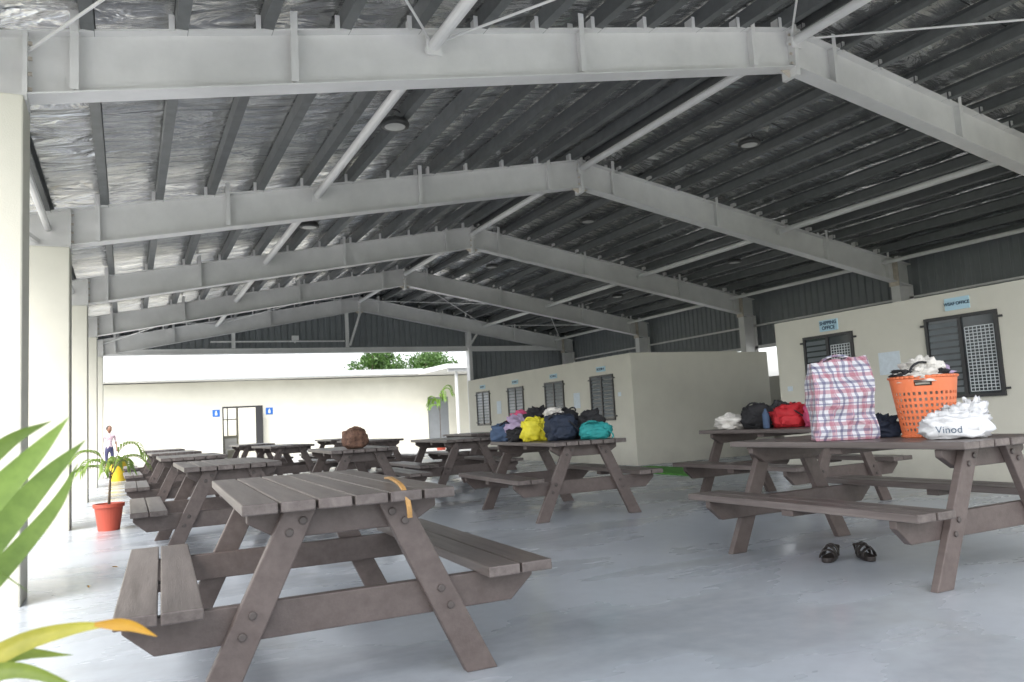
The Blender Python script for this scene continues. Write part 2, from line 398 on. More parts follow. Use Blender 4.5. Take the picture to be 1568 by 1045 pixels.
corr(b,'x',-1.5,10.5,24.58,lambda t:3.55,lambda t:zr(t)+.2)
corr(b,'x',10.52,14.7,24.58,lambda t:0.0,lambda t:zr(t)+.2)
b.obj("corrugated_cladding",[M['clad']],pav,recalc=False)
b=MB()
b.box(14.6,14.68,Y0,24.5,2.44,2.52)
b.box(14.6,14.68,Y0,24.5,3.02,3.06)
b.box(-.6,14.1,24.42,24.54,3.38,3.55)
b.box(-.6,14.1,24.38,24.42,3.40,3.43)
for x in (2.85,6.3,): b.box(x-.05,x+.05,24.38,24.46,3.56,zr(x)-.46)
b.box(10.44,10.56,24.3,24.56,0,zr(10.5)-.46)
b.beam((6.35,24.3,3.6),(6.72,24.3,zr(RX)-.5),.06,.06)
b.beam((10.4,24.25,3.45),(10.75,24.25,zr(10.7)-.5),.06,.06)
b.beam((2.2,24.36,3.75),(6.2,24.36,3.75),.03,.04)
b.obj("gable_girts",[M['steel']],pav)
b=MB(); b.box(14.62,14.78,Y0,24.5,-.06,1.7); b.obj("low_side_wall",[M['cream']],pav)
b=MB(); b.box(4.55,4.75,24.28,24.37,3.78,3.92); b.beam((4.65,24.4,3.7),(4.65,24.3,3.85),.03,.03); b.obj("floodlight",[M['white']],pav)

for (x,y) in ((2.75,8.2),(8.27,8.37),(2.75,12.9),(8.27,12.9),(8.27,17.5),(12.0,12.9),(2.75,17.5),(12.0,17.5)):
    z=zr(x)-.05
    e=empty("round_ceiling_lamp",(x,y,z))
    b=MB(); b.lathe([(0.0,.07),(.09,.065),(.15,.04),(.165,0),(.16,-.025),(.118,-.03)],28)
    b.tube((0,0,.05),(0,0,.10),.02,8)
    arc=[(.09*math.cos(t),0,.09+.09*math.sin(t)) for t in [i*math.pi/8 for i in range(9)]]
    b.path(arc,.007,6)
    b.obj("housing",[M['lamprim']],e,smooth=True,recalc=False)
    b=MB(); b.lathe([(.118,-.029),(.08,-.035),(.001,-.038)],24); b.obj("diffuser",[M['lampglass']],e,smooth=True,recalc=False)

# ------------------------------------------------------------ office blocks
def window_x(par,X,y0,y1,z0,z1,grid):
    b=MB(); t=.035; p=.03
    b.box(X-p,X+.01,y0,y1,z1-t,z1); b.box(X-p,X+.01,y0,y1,z0,z0+t)
    b.box(X-p,X+.01,y0,y0+t,z0+t,z1-t); b.box(X-p,X+.01,y1-t,y1,z0+t,z1-t)
    ym=(y0+y1)/2
    b.box(X-p+.002,X+.01,ym-.02,ym+.02,z0+t,z1-t)
    for zz in (z0+.08,z1-.08):
        b.box(X-.035,X+.008,y0-.05,y0,zz-.012,zz+.012); b.box(X-.035,X+.008,y1,y1+.05,zz-.012,zz+.012)
    b.obj("window_frame",[M['dark']],par)
    b=MB(); b.box(X-.006,X+.008,y0+t,y1-t,z0+t,z1-t); b.obj("window_glass",[M['glass']],par)
    b=MB(); z=z0+t+.03
    while z<z1-t-.04:
        b.add([(X-.022,ym+.03,z),(X-.022,y1-t-.01,z),(X-.01,y1-t-.01,z+.055),(X-.01,ym+.03,z+.055)],[(0,1,2,3)])
        if not grid: b.add([(X-.022,y0+t+.01,z),(X-.022,ym-.03,z),(X-.01,ym-.03,z+.055),(X-.01,y0+t+.01,z+.055)],[(0,1,2,3)])
        z+=.075
    b.obj("louvres",[M['louvre']],par)
    if grid:
        b=MB(); ya,yb=y0+t+.02,ym-.05; n=int((z1-z0-.22)/.036)
        za=z0+t+.03; zb=z1-t-.12
        for k in range(n+1):
            z=za+(zb-za)*k/n; b.box(X-.017,X-.012,ya,yb,z-.004,z+.004)
        for k in range(8):
            y=ya+(yb-ya)*k/7; b.box(X-.018,X-.0115,y-.003,y+.003,za,zb)
        b.obj("security_grille",[M['grille']],par)
def sign_x(name,X,yc,zc,w,h,txt,mat,size):
    e=empty(name,(X,yc,zc))
    b=MB(); b.box(-.014,0.0,-w/2,w/2,-h/2,h/2); b.obj("plate",[mat],e)
    lines=txt.split("|")
    for i,t in enumerate(lines):
        c=bpy.data.curves.new("lettering","FONT"); c.body=t; c.size=size; c.align_x='CENTER'; c.align_y='CENTER'; c.extrude=.001; c.offset=size*.03
        c.materials.append(M['ink']); o=bpy.data.objects.new("lettering",c); scene.collection.objects.link(o); o.parent=e
        o.location=(-.017,0,((len(lines)-1)/2-i)*size*1.0); o.rotation_euler=(R(90),0,R(-90))

XA=8.47
A=empty("cubicle_block")
b=MB(); b.box(XA,11.1,12.07,19.9,-.01,2.11); b.box(11.1,11.94,12.11,19.85,-.01,2.09)
b.obj("walls",[M['cream']],A,bevel=.01)
for y in (13.1,15.04,16.96,18.9):
    window_x(A,XA,y-.42,y+.42,.86,1.76,False)
for i,y in enumerate((13.1,15.04,16.96,18.9)):
    sign_x("room_sign",XA,y,1.88,.32,.10,"ROOM %d"%(4-i),M['signblue'],.07)
def notice(y,z,w=.25,h=.32,X=XA):
    b=MB(); b.box(-.006,0,-w/2,w/2,-h/2,h/2); b.obj("paper_notice",[M['paper']],None,(X,y,z))
notice(14.1,1.3); notice(17.95,1.3); notice(12.5,1.35,.1,.08)
B=empty("office_block")
b=MB(); b.box(XA,13.2,-3.0,8.40,-.01,2.16); b.obj("walls",[M['cream']],B,bevel=.01)
window_x(B,XA,7.05,7.87,.95,1.89,True); window_x(B,XA,5.16,6.02,.95,1.89,True); window_x(B,XA,2.9,3.76,.95,1.89,True)
sign_x("office_sign",XA,7.42,2.01,.30,.15,"SHIPPING|OFFICE",M['signblue'],.066)
sign_x("office_sign",XA,5.60,2.02,.29,.14,"WSAF OFFICE",M['signblue'],.050)
notice(6.55,1.42,.3,.28); notice(8.2,1.2,.09,.07)
g=MB(); g.box(7.50,8.42,9.3,11.6,.001,.02); g.obj("green_turf_mat",[M['turf']])
b=MB(); b.box(13.0,13.06,11.2,11.26,0,1.55); b.box(13.0,13.06,12.4,12.46,0,1.55); b.box(13.01,13.05,11.26,12.4,1.5,1.54); b.obj("clothes_rail",[M['white']])
b=MB(); b.box(13.0,13.07,11.5,12.0,1.2,1.545); b.obj("hanging_red_towel",[M['fred']])

# ------------------------------------------------------------ far building
F=empty("ablution_building")
b=MB(); yf=31.5; zt=3.02; yr=34.4
b.box(-8,3.22,yf,yf+.2,-.06,zt); b.box(4.70,11.5,yf,yf+.2,-.06,zt); b.box(3.22,4.70,yf,yf+.2,2.06,zt)
b.box(12.45,22,yf,yf+.2,-.06,zt); b.box(11.5,12.45,yf,yf+.2,2.1,zt)
b.box(-8,-7.8,yf+.2,yr,-.06,zt); b.box(21.8,22,yf+.2,yr,-.06,zt)
b.box(-7.8,3.35,yr-.2,yr,-.06,zt); b.box(5.6,21.8,yr-.2,yr,-.06,zt); b.box(3.35,4.05,yr-.2,yr,-.06,.95); b.box(3.35,5.6,yr-.2,yr,2.35,zt); b.box(4.05,4.12,yr-.2,yr,-.06,2.35)
b.box(2.4,2.5,yf+.2,yr-.2,-.06,zt); b.box(5.9,6.0,yf+.2,yr-.2,-.06,zt)
b.obj("walls",[M['cream']],F)
b=MB(); b.box(-8.5,11.2,30.9,yr+.3,3.06,3.12); b.box(11.2,22.5,30.9,yr+.3,3.06,3.12); b.obj("soffit",[M['white']],F)
b=MB(); b.box(-8.5,11.1,30.8,30.9,3.08,3.30); b.box(-8.5,22.4,30.9,yr+.4,3.13,3.28); b.obj("fascia",[M['roofout']],F)
b=MB(); b.box(10.9,20,27.6,31.3,3.05,3.22); b.obj("canopy_roof",[M['white']],F)
b=MB(); b.tube((11.4,27.9,-.05),(11.4,27.9,3.05),.06,12); b.tube((16,27.9,-.05),(16,27.9,3.05),.06,12); b.box(11.0,19.9,27.7,27.8,2.93,3.049); b.obj("canopy_posts",[M['white']],F)
b=MB(); t=.05
b.box(3.22,3.22+t,yf-.02,yf+.12,-.05,2.06); b.box(4.70-t,4.70,yf-.02,yf+.12,-.05,2.06); b.box(3.22+t,4.70-t,yf-.02,yf+.12,2.0,2.06)
b.box(4.40,4.64,yf-.28,yf-.24,-.04,1.99)
b.obj("door_frame",[M['dark']],F)
b=MB(); b.box(11.5,12.45,yf+.05,yf+.1,-.05,2.1); b.obj("side_door",[M['clad']],F)
b=MB()
b.box(3.35,4.05,yr-.16,yr-.12,1.6,1.64); b.box(3.68,3.72,yr-.16,yr-.12,.95,2.35)
b.obj("rear_window",[M['dark']],F)
for x in (3.0,4.95):
    e=empty("restroom_sign",(x,yf,1.83)); b=MB(); b.box(-.13,.13,-.02,0,-.13,.13); b.obj("plate",[M['blue']],e)
    b=MB(); b.lathe([(.001,.09),(.025,.08),(.03,.06),(.001,.03)],8,(0,-.03,0)); b.box(-.04,.04,-.026,-.021,-.08,.03); b.obj("pictogram",[M['white']],e)
b=MB()
for y in (30.0,):
    for k in range(6): b.tube((4.95+k*.28,y,-.05),(4.95+k*.28,y,.85-.05*k),.018,6)
    b.tube((4.95,y,.85),(6.35,y,.6),.022,8); b.tube((4.95,y,.45),(6.35,y,.25),.018,8)
b.obj("ramp_handrail",[M['grille']])
b=MB(); b.box(-.22,.22,-.22,.22,.40,.44); b.box(-.22,.22,.19,.22,.44,.85)
for sx in (-.2,.2):
    for sy in (-.2,.2): b.box(sx-.02,sx+.02,sy-.02,sy+.02,-.05,.40)
b.obj("plastic_chair",[M['white']],None,(3.7,33,0))

# ------------------------------------------------------------ picnic tables
l=.875
top=MB(); w=.122; gp=.0095; n=6; tot=n*w+(n-1)*gp
for i in range(n):
    x0=-tot/2+i*(w+gp); j=random.uniform(-.008,.008); dz=random.uniform(-.0015,.0015)
    top.box(x0,x0+w,-l+j,l+j,.7095,.75+dz)
ben=MB()
for sx in (-1,1):
    for k in range(2):
        x0=.515+k*.142; a,c=sorted((sx*x0,sx*(x0+.133))); j=random.uniform(-.008,.008)
        ben.box(a,c,-l+j,l+j,.378,.42)
fr=MB()
for sy in (-1,1):
    yc=sy*(l-.17)
    fr.prism([(-.36,.707),(.36,.707),(.36,.665),(.25,.60),(-.25,.60),(-.36,.665)],'y',yc-.022,yc+.022)
    fr.prism([(-.77,.377),(.77,.377),(.77,.335),(.67,.245),(-.67,.245),(-.77,.335)],'y',yc-.022,yc+.022)
    ya,yb=sorted((yc+sy*.0235,yc+sy*.068))
    for sx in (-1,1):
        fr.prism([(sx*.115,.706),(sx*.235,.706),(sx*.575,0),(sx*.445,0)],'y',ya,yb)
        yo=yc+sy*.068
        for (bx,bz) in ((.168,.665),(.218,.625),(.352,.345),(.388,.275)):
            fr.tube((sx*bx,yo-sy*.004,bz),(sx*bx,yo+sy*.010,bz),.016,10,1)
fr.box(-.33,.33,-.045,.045,.668,.707)
for sx in (-1,1):
    a,c=sorted((sx*.53,sx*.775)); fr.box(a,c,-.045,.045,.34,.377)
proto=[(top.obj("tabletop",[M['woodtop']]),'tabletop'),(ben.obj("bench_seats",[M['woodtop']]),'bench_seats'),(fr.obj("a_frames",[M['wood'],M['bolt']]),'a_frames')]
meshes=[(o.data,nm) for o,nm in proto]
for o,_ in proto: bpy.data.objects.remove(o)
tables=[(.785,3.80,-2),(4.24,3.47,0),(6.15,6.1,1),(4.08,7.35,-4),(.80,7.85,0),(.75,11.5,0),(.72,15.2,1),(.7,19.0,0),
        (2.5,9.75,-3),(2.6,15.2,3),(4.45,11.2,-2),(4.2,14.9,2),(6.3,14.6,-3),(2.6,19.2,0),(4.6,19.0,0)]
for ti,(x,y,r) in enumerate(tables):
    e=empty("picnic_table",(x,y,0),R(r))
    if ti==0: e.scale=(1.02,1.02,1.0)
    for me,nm in meshes: place(me,nm,e,bevel=.005)

# ------------------------------------------------------------ soft goods
def softmesh(b,c,size,e=.6,amp=.06,seed=0,rot=0,mi=0,nu=36,nv=24,flat=True,freq=3.0,fold=0):
    vs=[];fs=[]
    sg=lambda v,p: math.copysign(abs(v)**p,v)
    cr,sr=math.cos(rot),math.sin(rot)
    for j in range(nv+1):
        ph=-math.pi/2+math.pi*j/nv
        for i in range(nu):
            th=2*math.pi*i/nu
            d=Vector((sg(math.cos(ph),e)*sg(math.cos(th),e),sg(math.cos(ph),e)*sg(math.sin(th),e),sg(math.sin(ph),e)))
            k=1+amp*2*noise.noise(d*freq*.6+Vector((seed*3.1,seed,0)))+amp*noise.noise(d*freq*2+Vector((seed,9,0)))
            if fold:
                q=noise.noise(d*freq*.9+Vector((seed*1.7,3,seed))); k+=fold*(.5-abs(q)*2.2)
            p=Vector((d.x*size[0]/2*k,d.y*size[1]/2*k,d.z*size[2]/2*k))
            if flat: p.z=max(p.z,-size[2]*.42)
            vs.append((c[0]+p.x*cr-p.y*sr,c[1]+p.x*sr+p.y*cr,c[2]+p.z+size[2]*(.42 if flat else 0)))
    for j in range(nv):
        for i in range(nu): fs.append((j*nu+i,j*nu+(i+1)%nu,(j+1)*nu+(i+1)%nu,(j+1)*nu+i))
    b.add(vs,fs,mi)
sd=[0]
def bag(name,loc,size,mat,rot=0,e=.6,amp=.14,strap=None,pocket=True,freq=3,fold=.10,ns=1,lay=.2):
    sd[0]+=1
    E=empty(name,loc,R(rot))
    b=MB(); softmesh(b,(0,0,0),size,e,amp,sd[0],freq=freq,fold=fold)
    b.obj("body",[mat],E,smooth=True,recalc=False)
    if pocket:
        b=MB(); softmesh(b,(0,-size[1]*.42,size[2]*.08),(size[0]*.65,size[1]*.35,size[2]*.5),e,amp,sd[0]+20,fold=fold)
        b.obj("front_pocket",[mat],E,smooth=True,recalc=False)
    if strap:
        b=MB()
        for q in range(ns):
            off=-.18+.36*q
            pts=[(off*size[0]+size[0]*.24*math.cos(t)+.01*math.sin(3*t),-size[1]*(.1+lay*math.sin(t)),size[2]*.78+size[2]*.22*math.sin(t)) for t in [i*math.pi/8 for i in range(9)]]
            b.path(pts,.009,6)
        pts=[(size[0]*(.1+.35*math.sin(t*1.3)),-size[1]*(.5+.12*t),max(.01,size[2]*(.7-.45*t))) for t in [i*.2 for i in range(9)]]
        b.path(pts,.008,6)
        b.obj("straps",[strap],E,smooth=True)
    return E
tz=.752
bag("blue_backpack",(3.83,7.98,tz),(.30,.26,.22),M['fblue'],20,strap=M['fblack'])
bag("pink_clothing",(4.08,7.92,tz+.16),(.36,.26,.18),M['fpink'],0,.9,.3,pocket=False,fold=.3)
bag("lilac_clothing",(3.9,7.7,tz+.06),(.34,.3,.22),M['flilac'],40,.9,.3,pocket=False,fold=.3)
bag("duffel_bag",(4.1,7.6,tz),(.56,.36,.30),M['fblack'],70,.7,strap=M['fblack'])
bag("yellow_shopping_bag",(3.82,7.27,tz),(.25,.13,.25),M['fyellow'],-20,.7,.22,strap=M['fyellow'],pocket=False,fold=.25)
bag("duffel_bag",(4.15,7.25,tz),(.46,.34,.33),M['fblack'],30,.75,strap=M['fblack'],ns=2)
bag("navy_backpack",(3.98,6.98,tz),(.33,.28,.28),M['fnavy'],-10,.75,strap=M['fblack'])
bag("black_clothing",(4.3,6.98,tz),(.36,.32,.27),M['fblack'],-10,.85,.3,pocket=False,fold=.3)
bag("black_clothing",(4.0,7.45,tz+.18),(.34,.28,.18),M['fblack'],50,.9,.3,pocket=False,fold=.3)
bag("black_clothing",(3.76,7.5,tz),(.26,.22,.16),M['fblack'],20,.9,.3,pocket=False,fold=.3)
bag("teal_bag",(4.2,6.68,tz),(.32,.20,.18),M['fteal'],-15,.75,.14,strap=M['fteal'],lay=.4)
bag("white_clothing",(4.0,7.15,tz+.24),(.18,.16,.10),M['fwhite'],0,.9,.25,pocket=False,fold=.3)
bag("white_cloth_bag",(5.92,6.62,tz),(.34,.22,.17),M['fwhite'],-30,.8,.2,pocket=False,fold=.3)
bag("black_backpack",(6.08,6.36,tz),(.36,.28,.27),M['fblack'],-30,.75,strap=M['fblack'])
bag("red_backpack",(6.13,5.98,tz),(.34,.24,.25),M['fred'],-40,.7,strap=M['fblack'])
bag("pink_backpack",(6.2,5.68,tz),(.26,.24,.29),M['fpink'],-40,.7,strap=M['fpink'])
bag("black_clothing",(6.25,6.2,tz),(.4,.3,.26),M['fblack'],-30,.8,.3,pocket=False,fold=.3)
b=MB(); b.lathe([(.001,0),(.032,0),(.034,.02),(.034,.15),(.015,.18),(.013,.20),(.001,.205)],16); b.obj("water_bottle",[M['fblue']],None,(5.9,6.08,tz),smooth=True)
bag("woven_basket_bag",(2.42,9.2,tz),(.30,.28,.27),M['fbrown'],0,.85,.10,pocket=False)
bag("navy_clothing",(4.30,3.46,tz),(.26,.2,.15),M['fnavy'],-30,.9,.3,pocket=False,fold=.3)
# plaid bag
E=empty("plaid_shopping_bag",(4.06,3.52,tz),R(-38))
b=MB(); W,Dp,H=.37,.20,.49
def bp(x,y,z):
    t=z/H; k=1-.10*abs(t)**3; bul=.018*math.sin(math.pi*t)
    yy=y*(1-.55*max(0,t-.72)/.28) + (bul if y>0 else -bul)*(1-(2*x/W)**2)
    q=.030*noise.noise(Vector((x*4,y*4,z*4)))+.014*noise.noise(Vector((x*14,y*14,z*14)))
    lift=min(1,t*8)
    return (x*k+q*lift,yy+lift*(.045*noise.noise(Vector((x*5+5,y*5,z*6)))+.018*noise.noise(Vector((x*16,y*16+3,z*16)))),z+((.035*noise.noise(Vector((x*9,0,2)))+.04*(x/W+.3)) if t>.8 else 0))
def grid(b,f,nx,ny,mi=0):
    vs=[f(i/nx,j/ny) for j in range(ny+1) for i in range(nx+1)]
    b.add(vs,[(j*(nx+1)+i,j*(nx+1)+i+1,(j+1)*(nx+1)+i+1,(j+1)*(nx+1)+i) for j in range(ny) for i in range(nx)],mi)
grid(b,lambda u,v:bp((u-.5)*W,-Dp/2,v*H),24,30); grid(b,lambda u,v:bp((.5-u)*W,Dp/2,v*H),24,30)
grid(b,lambda u,v:bp(W/2,(u-.5)*Dp,v*H),12,30); grid(b,lambda u,v:bp(-W/2,(.5-u)*Dp,v*H),12,30)
grid(b,lambda u,v:bp((u-.5)*W,(v-.5)*Dp,H),24,12)
o=b.obj("bag_body",[M['plaid']],E,smooth=True,recalc=False)
b=MB()
for y in (-.06,.06):
    pts=[Vector((.09*math.cos(t)-.01,y*.6-.02*math.sin(t),H-.01+.05*math.sin(t))) for t in [i*math.pi/8 for i in range(9)]]
    b.path(pts,.008,6)
b.obj("handles",[M['plaid']],E,smooth=True)
# orange laundry basket
E=empty("laundry_basket",(4.38,3.17,tz))
b=MB(); seg=72; rows=20; h=.36
def br(z): return .145+.048*(z/h)
vs=[];fs=[]
for j in range(rows+1):
    z=h*j/rows
    for i in range(seg):
        t=2*math.pi*i/seg; r=br(z); vs.append((r*math.cos(t)*1.08,r*math.sin(t)*.92,z))
def near(a,c): return abs(((a-R(c)+math.pi)%(2*math.pi))-math.pi)
for j in range(rows):
    for i in range(seg):
        hole=(2<=j<=rows-5) and (i%2==0) and (j%2==0)
        a=2*math.pi*(i+.5)/seg
        handle = (j in (rows-2,rows-3)) and (near(a,-140)<.28 or near(a,40)<.28)
        if not hole and not handle: fs.append((j*seg+i,j*seg+(i+1)%seg,(j+1)*seg+(i+1)%seg,(j+1)*seg+i))
b.add(vs,fs)
o=b.obj("basket_wall",[M['orange']],E,recalc=False); s=o.modifiers.new("s","SOLIDIFY"); s.thickness=.004
b=MB(); n=40
for j,(r,z) in enumerate([(br(h),h),(br(0),.006)]):
    pts=[(r*1.08*math.cos(2*math.pi*i/n),r*.92*math.sin(2*math.pi*i/n),z) for i in range(n+1)]; b.path(pts,.009,8)
b.add([(br(0)*1.08*math.cos(2*math.pi*i/n),br(0)*.92*math.sin(2*math.pi*i/n),.004) for i in range(n)],[tuple(range(n))])
b.obj("rim_and_base",[M['orange']],E,smooth=True)
b=MB(); softmesh(b,(0,0,.02),(.27,.22,.32),.75,.02,3); b.obj("packed_clothes",[M['fwhite']],E,smooth=True,recalc=False)
for k,(dx,dy,dz,s,mt) in enumerate([(-.07,-.03,.33,(.24,.20,.09),'fwhite'),(.06,.03,.33,(.26,.2,.14),'fwhite'),(.03,-.07,.34,(.14,.12,.08),'fblack'),(-.12,.02,.36,(.16,.12,.05),'fblack'),(.11,-.04,.35,(.12,.12,.08),'flilac'),(.0,.02,.40,(.14,.14,.07),'fwhite')]):
    b=MB(); softmesh(b,(dx,dy,dz),s,.9,.4,k+40,rot=k,fold=.35); b.obj("folded_clothes",[M[mt]],E,smooth=True,recalc=False)
b=MB(); b.path([(.12*math.cos(t)-.06,-.05,.38+.07*math.sin(t)) for t in [i*math.pi/10 for i in range(11)]],.007,6); b.obj("black_strap",[M['fblack']],E,smooth=True)
# white plastic bag
E=empty("plastic_carrier_bag",(4.15,2.84,tz),R(-55))
b=MB(); softmesh(b,(0,0,0),(.33,.20,.16),.75,.16,51,freq=4,fold=.12); softmesh(b,(.09,.02,.08),(.14,.12,.13),.9,.35,53,freq=5,fold=.3); softmesh(b,(.03,.0,.10),(.16,.10,.09),.9,.35,54,freq=5,fold=.3)
b.obj("bag_film",[M['plasticbag']],E,smooth=True,recalc=False)
c=bpy.data.curves.new("print","FONT"); c.body="Vinod"; c.size=.055; c.extrude=.0005; c.align_x='CENTER'; c.materials.append(M['ink'])
o=bpy.data.objects.new("print",c); scene.collection.objects.link(o); o.parent=E; o.location=(-.03,-.116,.035); o.rotation_euler=(R(84),0,0)

def bez(p,n=14):
    p=[Vector(q) for q in p]; out=[]
    P=[p[0]*2-p[1]]+p+[p[-1]*2-p[-2]]
    segs=len(p)-1
    for s in range(segs):
        a,b_,c,d=P[s],P[s+1],P[s+2],P[s+3]
        for k in range(n//segs+1):
            t=k/(n//segs+1)
            out.append(.5*((2*b_)+(c-a)*t+(2*a-5*b_+4*c-d)*t*t+(3*b_-a-3*c+d)*t**3))
    out.append(p[-1]); return out
def ribbon(b,P,w,th,side,mi=0):
    side=Vector(side).normalized(); N=len(P); vs=[]
    for i,q in enumerate(P):
        tan=(P[min(i+1,N-1)]-P[max(i-1,0)]).normalized(); nn=side.cross(tan).normalized()
        for a,c in ((-1,-1),(1,-1),(1,1),(-1,1)): vs.append(q+side*a*w/2+nn*c*th/2)
    fs=[(0,1,2,3),((N-1)*4+3,(N-1)*4+2,(N-1)*4+1,(N-1)*4)]
    for i in range(N-1):
        a=i*4
        for k in range(4): fs.append((a+k,a+4+k,a+4+(k+1)%4,a+(k+1)%4))
    b.add(vs,fs,mi)
b=MB()
P=bez([(1.06,3.50,.762),(1.01,3.30,.775),(.965,3.12,.785),(.95,2.955,.770),(.955,2.905,.735),(.962,2.895,.69),(.966,2.90,.645)],36)
ribbon(b,P,.020,.009,(1,.25,0))
b.obj("tan_strap",[M['tan']],None,bevel=.002)

# sandals
def band(b,y,hgt,wd,half=.046,tilt=0):
    n=12; vs=[]
    for i in range(n+1):
        t=math.pi*i/n
        for q in (-.5,.5):
            for rr in (0,.005):
                vs.append(((half+rr)*math.cos(t),y+q*wd+tilt*math.cos(t),.022+(hgt+rr)*math.sin(t)))
    fs=[]
    for i in range(n):
        a=i*4; c=a+4
        fs+=[(a,a+2,c+2,c),(a+1,c+1,c+3,a+3),(a,c,c+1,a+1),(a+2,a+3,c+3,c+2)]
    b.add(vs,fs)
for (x,y,r) in ((3.97,3.64,118),(4.15,3.53,150)):
    E=empty("sandal",(x,y,0),R(r)); E.scale=(1.0,.92,1.2)
    b=MB(); n=28; out=[]
    for i in range(n):
        t=2*math.pi*i/n; xx=.043*math.cos(t)*(1+.16*math.sin(t)-.12*math.cos(2*t)); yy=.128*math.sin(t); out.append((xx,yy))
    b.prism(out,'z',.002,.026); b.obj("sole",[M['sandal']],E,bevel=.004)
    b=MB(); band(b,.070,.038,.036,.042,.01); band(b,.022,.05,.034,.044,-.012); band(b,-.03,.058,.026,.042,.0)
    b.path([(.036*math.cos(t),-.085-.03*math.sin(t),.062) for t in [i*math.pi/8 for i in range(9)]],.008,6)
    b.path([(.036,-.085,.062),(.040,-.03,.03)],.007,6); b.path([(-.036,-.085,.062),(-.040,-.03,.03)],.007,6)
    b.obj("straps",[M['sandal']],E,smooth=False)

b=MB(); rnd=random.Random(4)
for (x,y) in ((-.25,6.3),(-.1,7.1),(2.6,5.1),(.35,5.6),(1.9,6.6),(5.2,4.6),(-.35,4.9)):
    a=rnd.uniform(0,6.28); L_=rnd.uniform(.03,.06); c,s_=math.cos(a),math.sin(a)
    b.add([(x-c*L_,y-s_*L_,.004),(x+s_*L_*.4,y-c*L_*.4,.012),(x+c*L_,y+s_*L_,.006),(x-s_*L_*.4,y+c*L_*.4,.016)],[(0,1,2,3)])
b.obj("fallen_leaves",[M['palmo']],recalc=False)

# ------------------------------------------------------------ plants
def blade(b,p,w,side=None,mi=0,n=14,fold=.25,base=.35):
    P=bez(p,n); N=len(P); vs=[]
    for i,q in enumerate(P):
        t=i/(N-1)
        tan=(P[min(i+1,N-1)]-P[max(i-1,0)]).normalized()
        s=side if side else tan.cross(Vector((0,0,1)))
        s=(Vector(s)-tan*Vector(s).dot(tan)); s=s.normalized() if s.length>1e-4 else Vector((1,0,0))
        nn=s.cross(tan)
        ww=w/2*((base+(1-base)*min(1,t/.3)) if t<.3 else max(0.02,(1-((t-.3)/.7)**1.8)))
        vs+=[q-s*ww+nn*ww*fold,q-s*ww*.5+nn*ww*fold*.2,q,q+s*ww*.5+nn*ww*fold*.2,q+s*ww+nn*ww*fold]
    fs=[]
    for i in range(N-1):
        a=i*5
        for k in range(4): fs.append((a+k,a+k+1,a+k+6,a+k+5))
    b.add(vs,fs,mi)
def pot(E,r,h,mat):
    b=MB(); b.lathe([(.001,0),(r*.72,0),(r*.95,h*.86),(r*1.06,h*.87),(r*1.06,h),(r*.93,h),(r*.9,h*.88),(.001,h*.88)],30); b.obj("pot",[mat],E,smooth=False,recalc=True)
    b=MB(); b.lathe([(r*.9,h*.9),(.001,h*.93)],20); b.obj("soil",[M['soil']],E,recalc=False)
E=empty("potted_palm",(-.46,1.72,0)); pot(E,.16,.3,M['terra'])
b=MB(); ox,oy=.46,-1.72
def W_(p): return (p[0]+ox,p[1]+oy,p[2])
bs=(-.45,1.73,.42)
L1=[([bs,(-.33,1.74,.70),(-.23,1.75,.83),(-.14,1.75,.94),(-.075,1.75,1.005)],.065),
    ([bs,(-.35,1.72,.76),(-.25,1.70,.88),(-.16,1.70,.98),(-.10,1.70,1.05)],.065),
    ([bs,(-.31,1.78,.66),(-.21,1.80,.78),(-.13,1.80,.88),(-.09,1.80,.96)],.045),
    ([bs,(-.36,1.75,.80),(-.28,1.75,.93),(-.20,1.73,1.01),(-.13,1.72,1.045)],.05),
    ([bs,(-.36,1.68,.74),(-.24,1.66,.80),(-.15,1.66,.735)],.028),
    ([bs,(-.5,1.8,.8),(-.6,1.9,.95),(-.75,2.0,.9)],.06),([bs,(-.5,1.6,.8),(-.62,1.5,.9),(-.78,1.4,.8)],.06),([bs,(-.55,1.9,.8),(-.6,2.1,.9),(-.65,2.3,.8)],.06)]
for p,ww in L1: blade(b,[W_(q) for q in p],ww,side=(.75,.25,-.7) if p[-1][0]>-.3 else None,mi=0,n=24)
blade(b,[W_(q) for q in [bs,(-.33,1.75,.56),(-.20,1.75,.632),(-.10,1.75,.650),(-.02,1.75,.645)]],.045,side=(.1,.5,.9),mi=1,n=20)
blade(b,[W_(q) for q in [(-.06,1.748,.652),(0,1.75,.640),(.05,1.75,.61)]],.024,side=(.1,.5,.9),mi=4,n=10)
for p in [[bs,(-.33,1.74,.54),(-.2,1.72,.60),(-.065,1.70,.54)],[bs,(-.33,1.7,.5),(-.22,1.68,.56),(-.12,1.66,.50)],[bs,(-.34,1.8,.52),(-.22,1.82,.60),(-.10,1.82,.585)]]:
    blade(b,[W_(q) for q in p],.045,side=(.1,.5,.9),mi=2,n=20)
b.tube((0,0,.26),(.01,.01,.45),.022,10,3,.014)
b.obj("fronds",[M['palm'],M['palmy'],M['palmm'],M['bark'],M['palmo']],E,smooth=True,recalc=False)
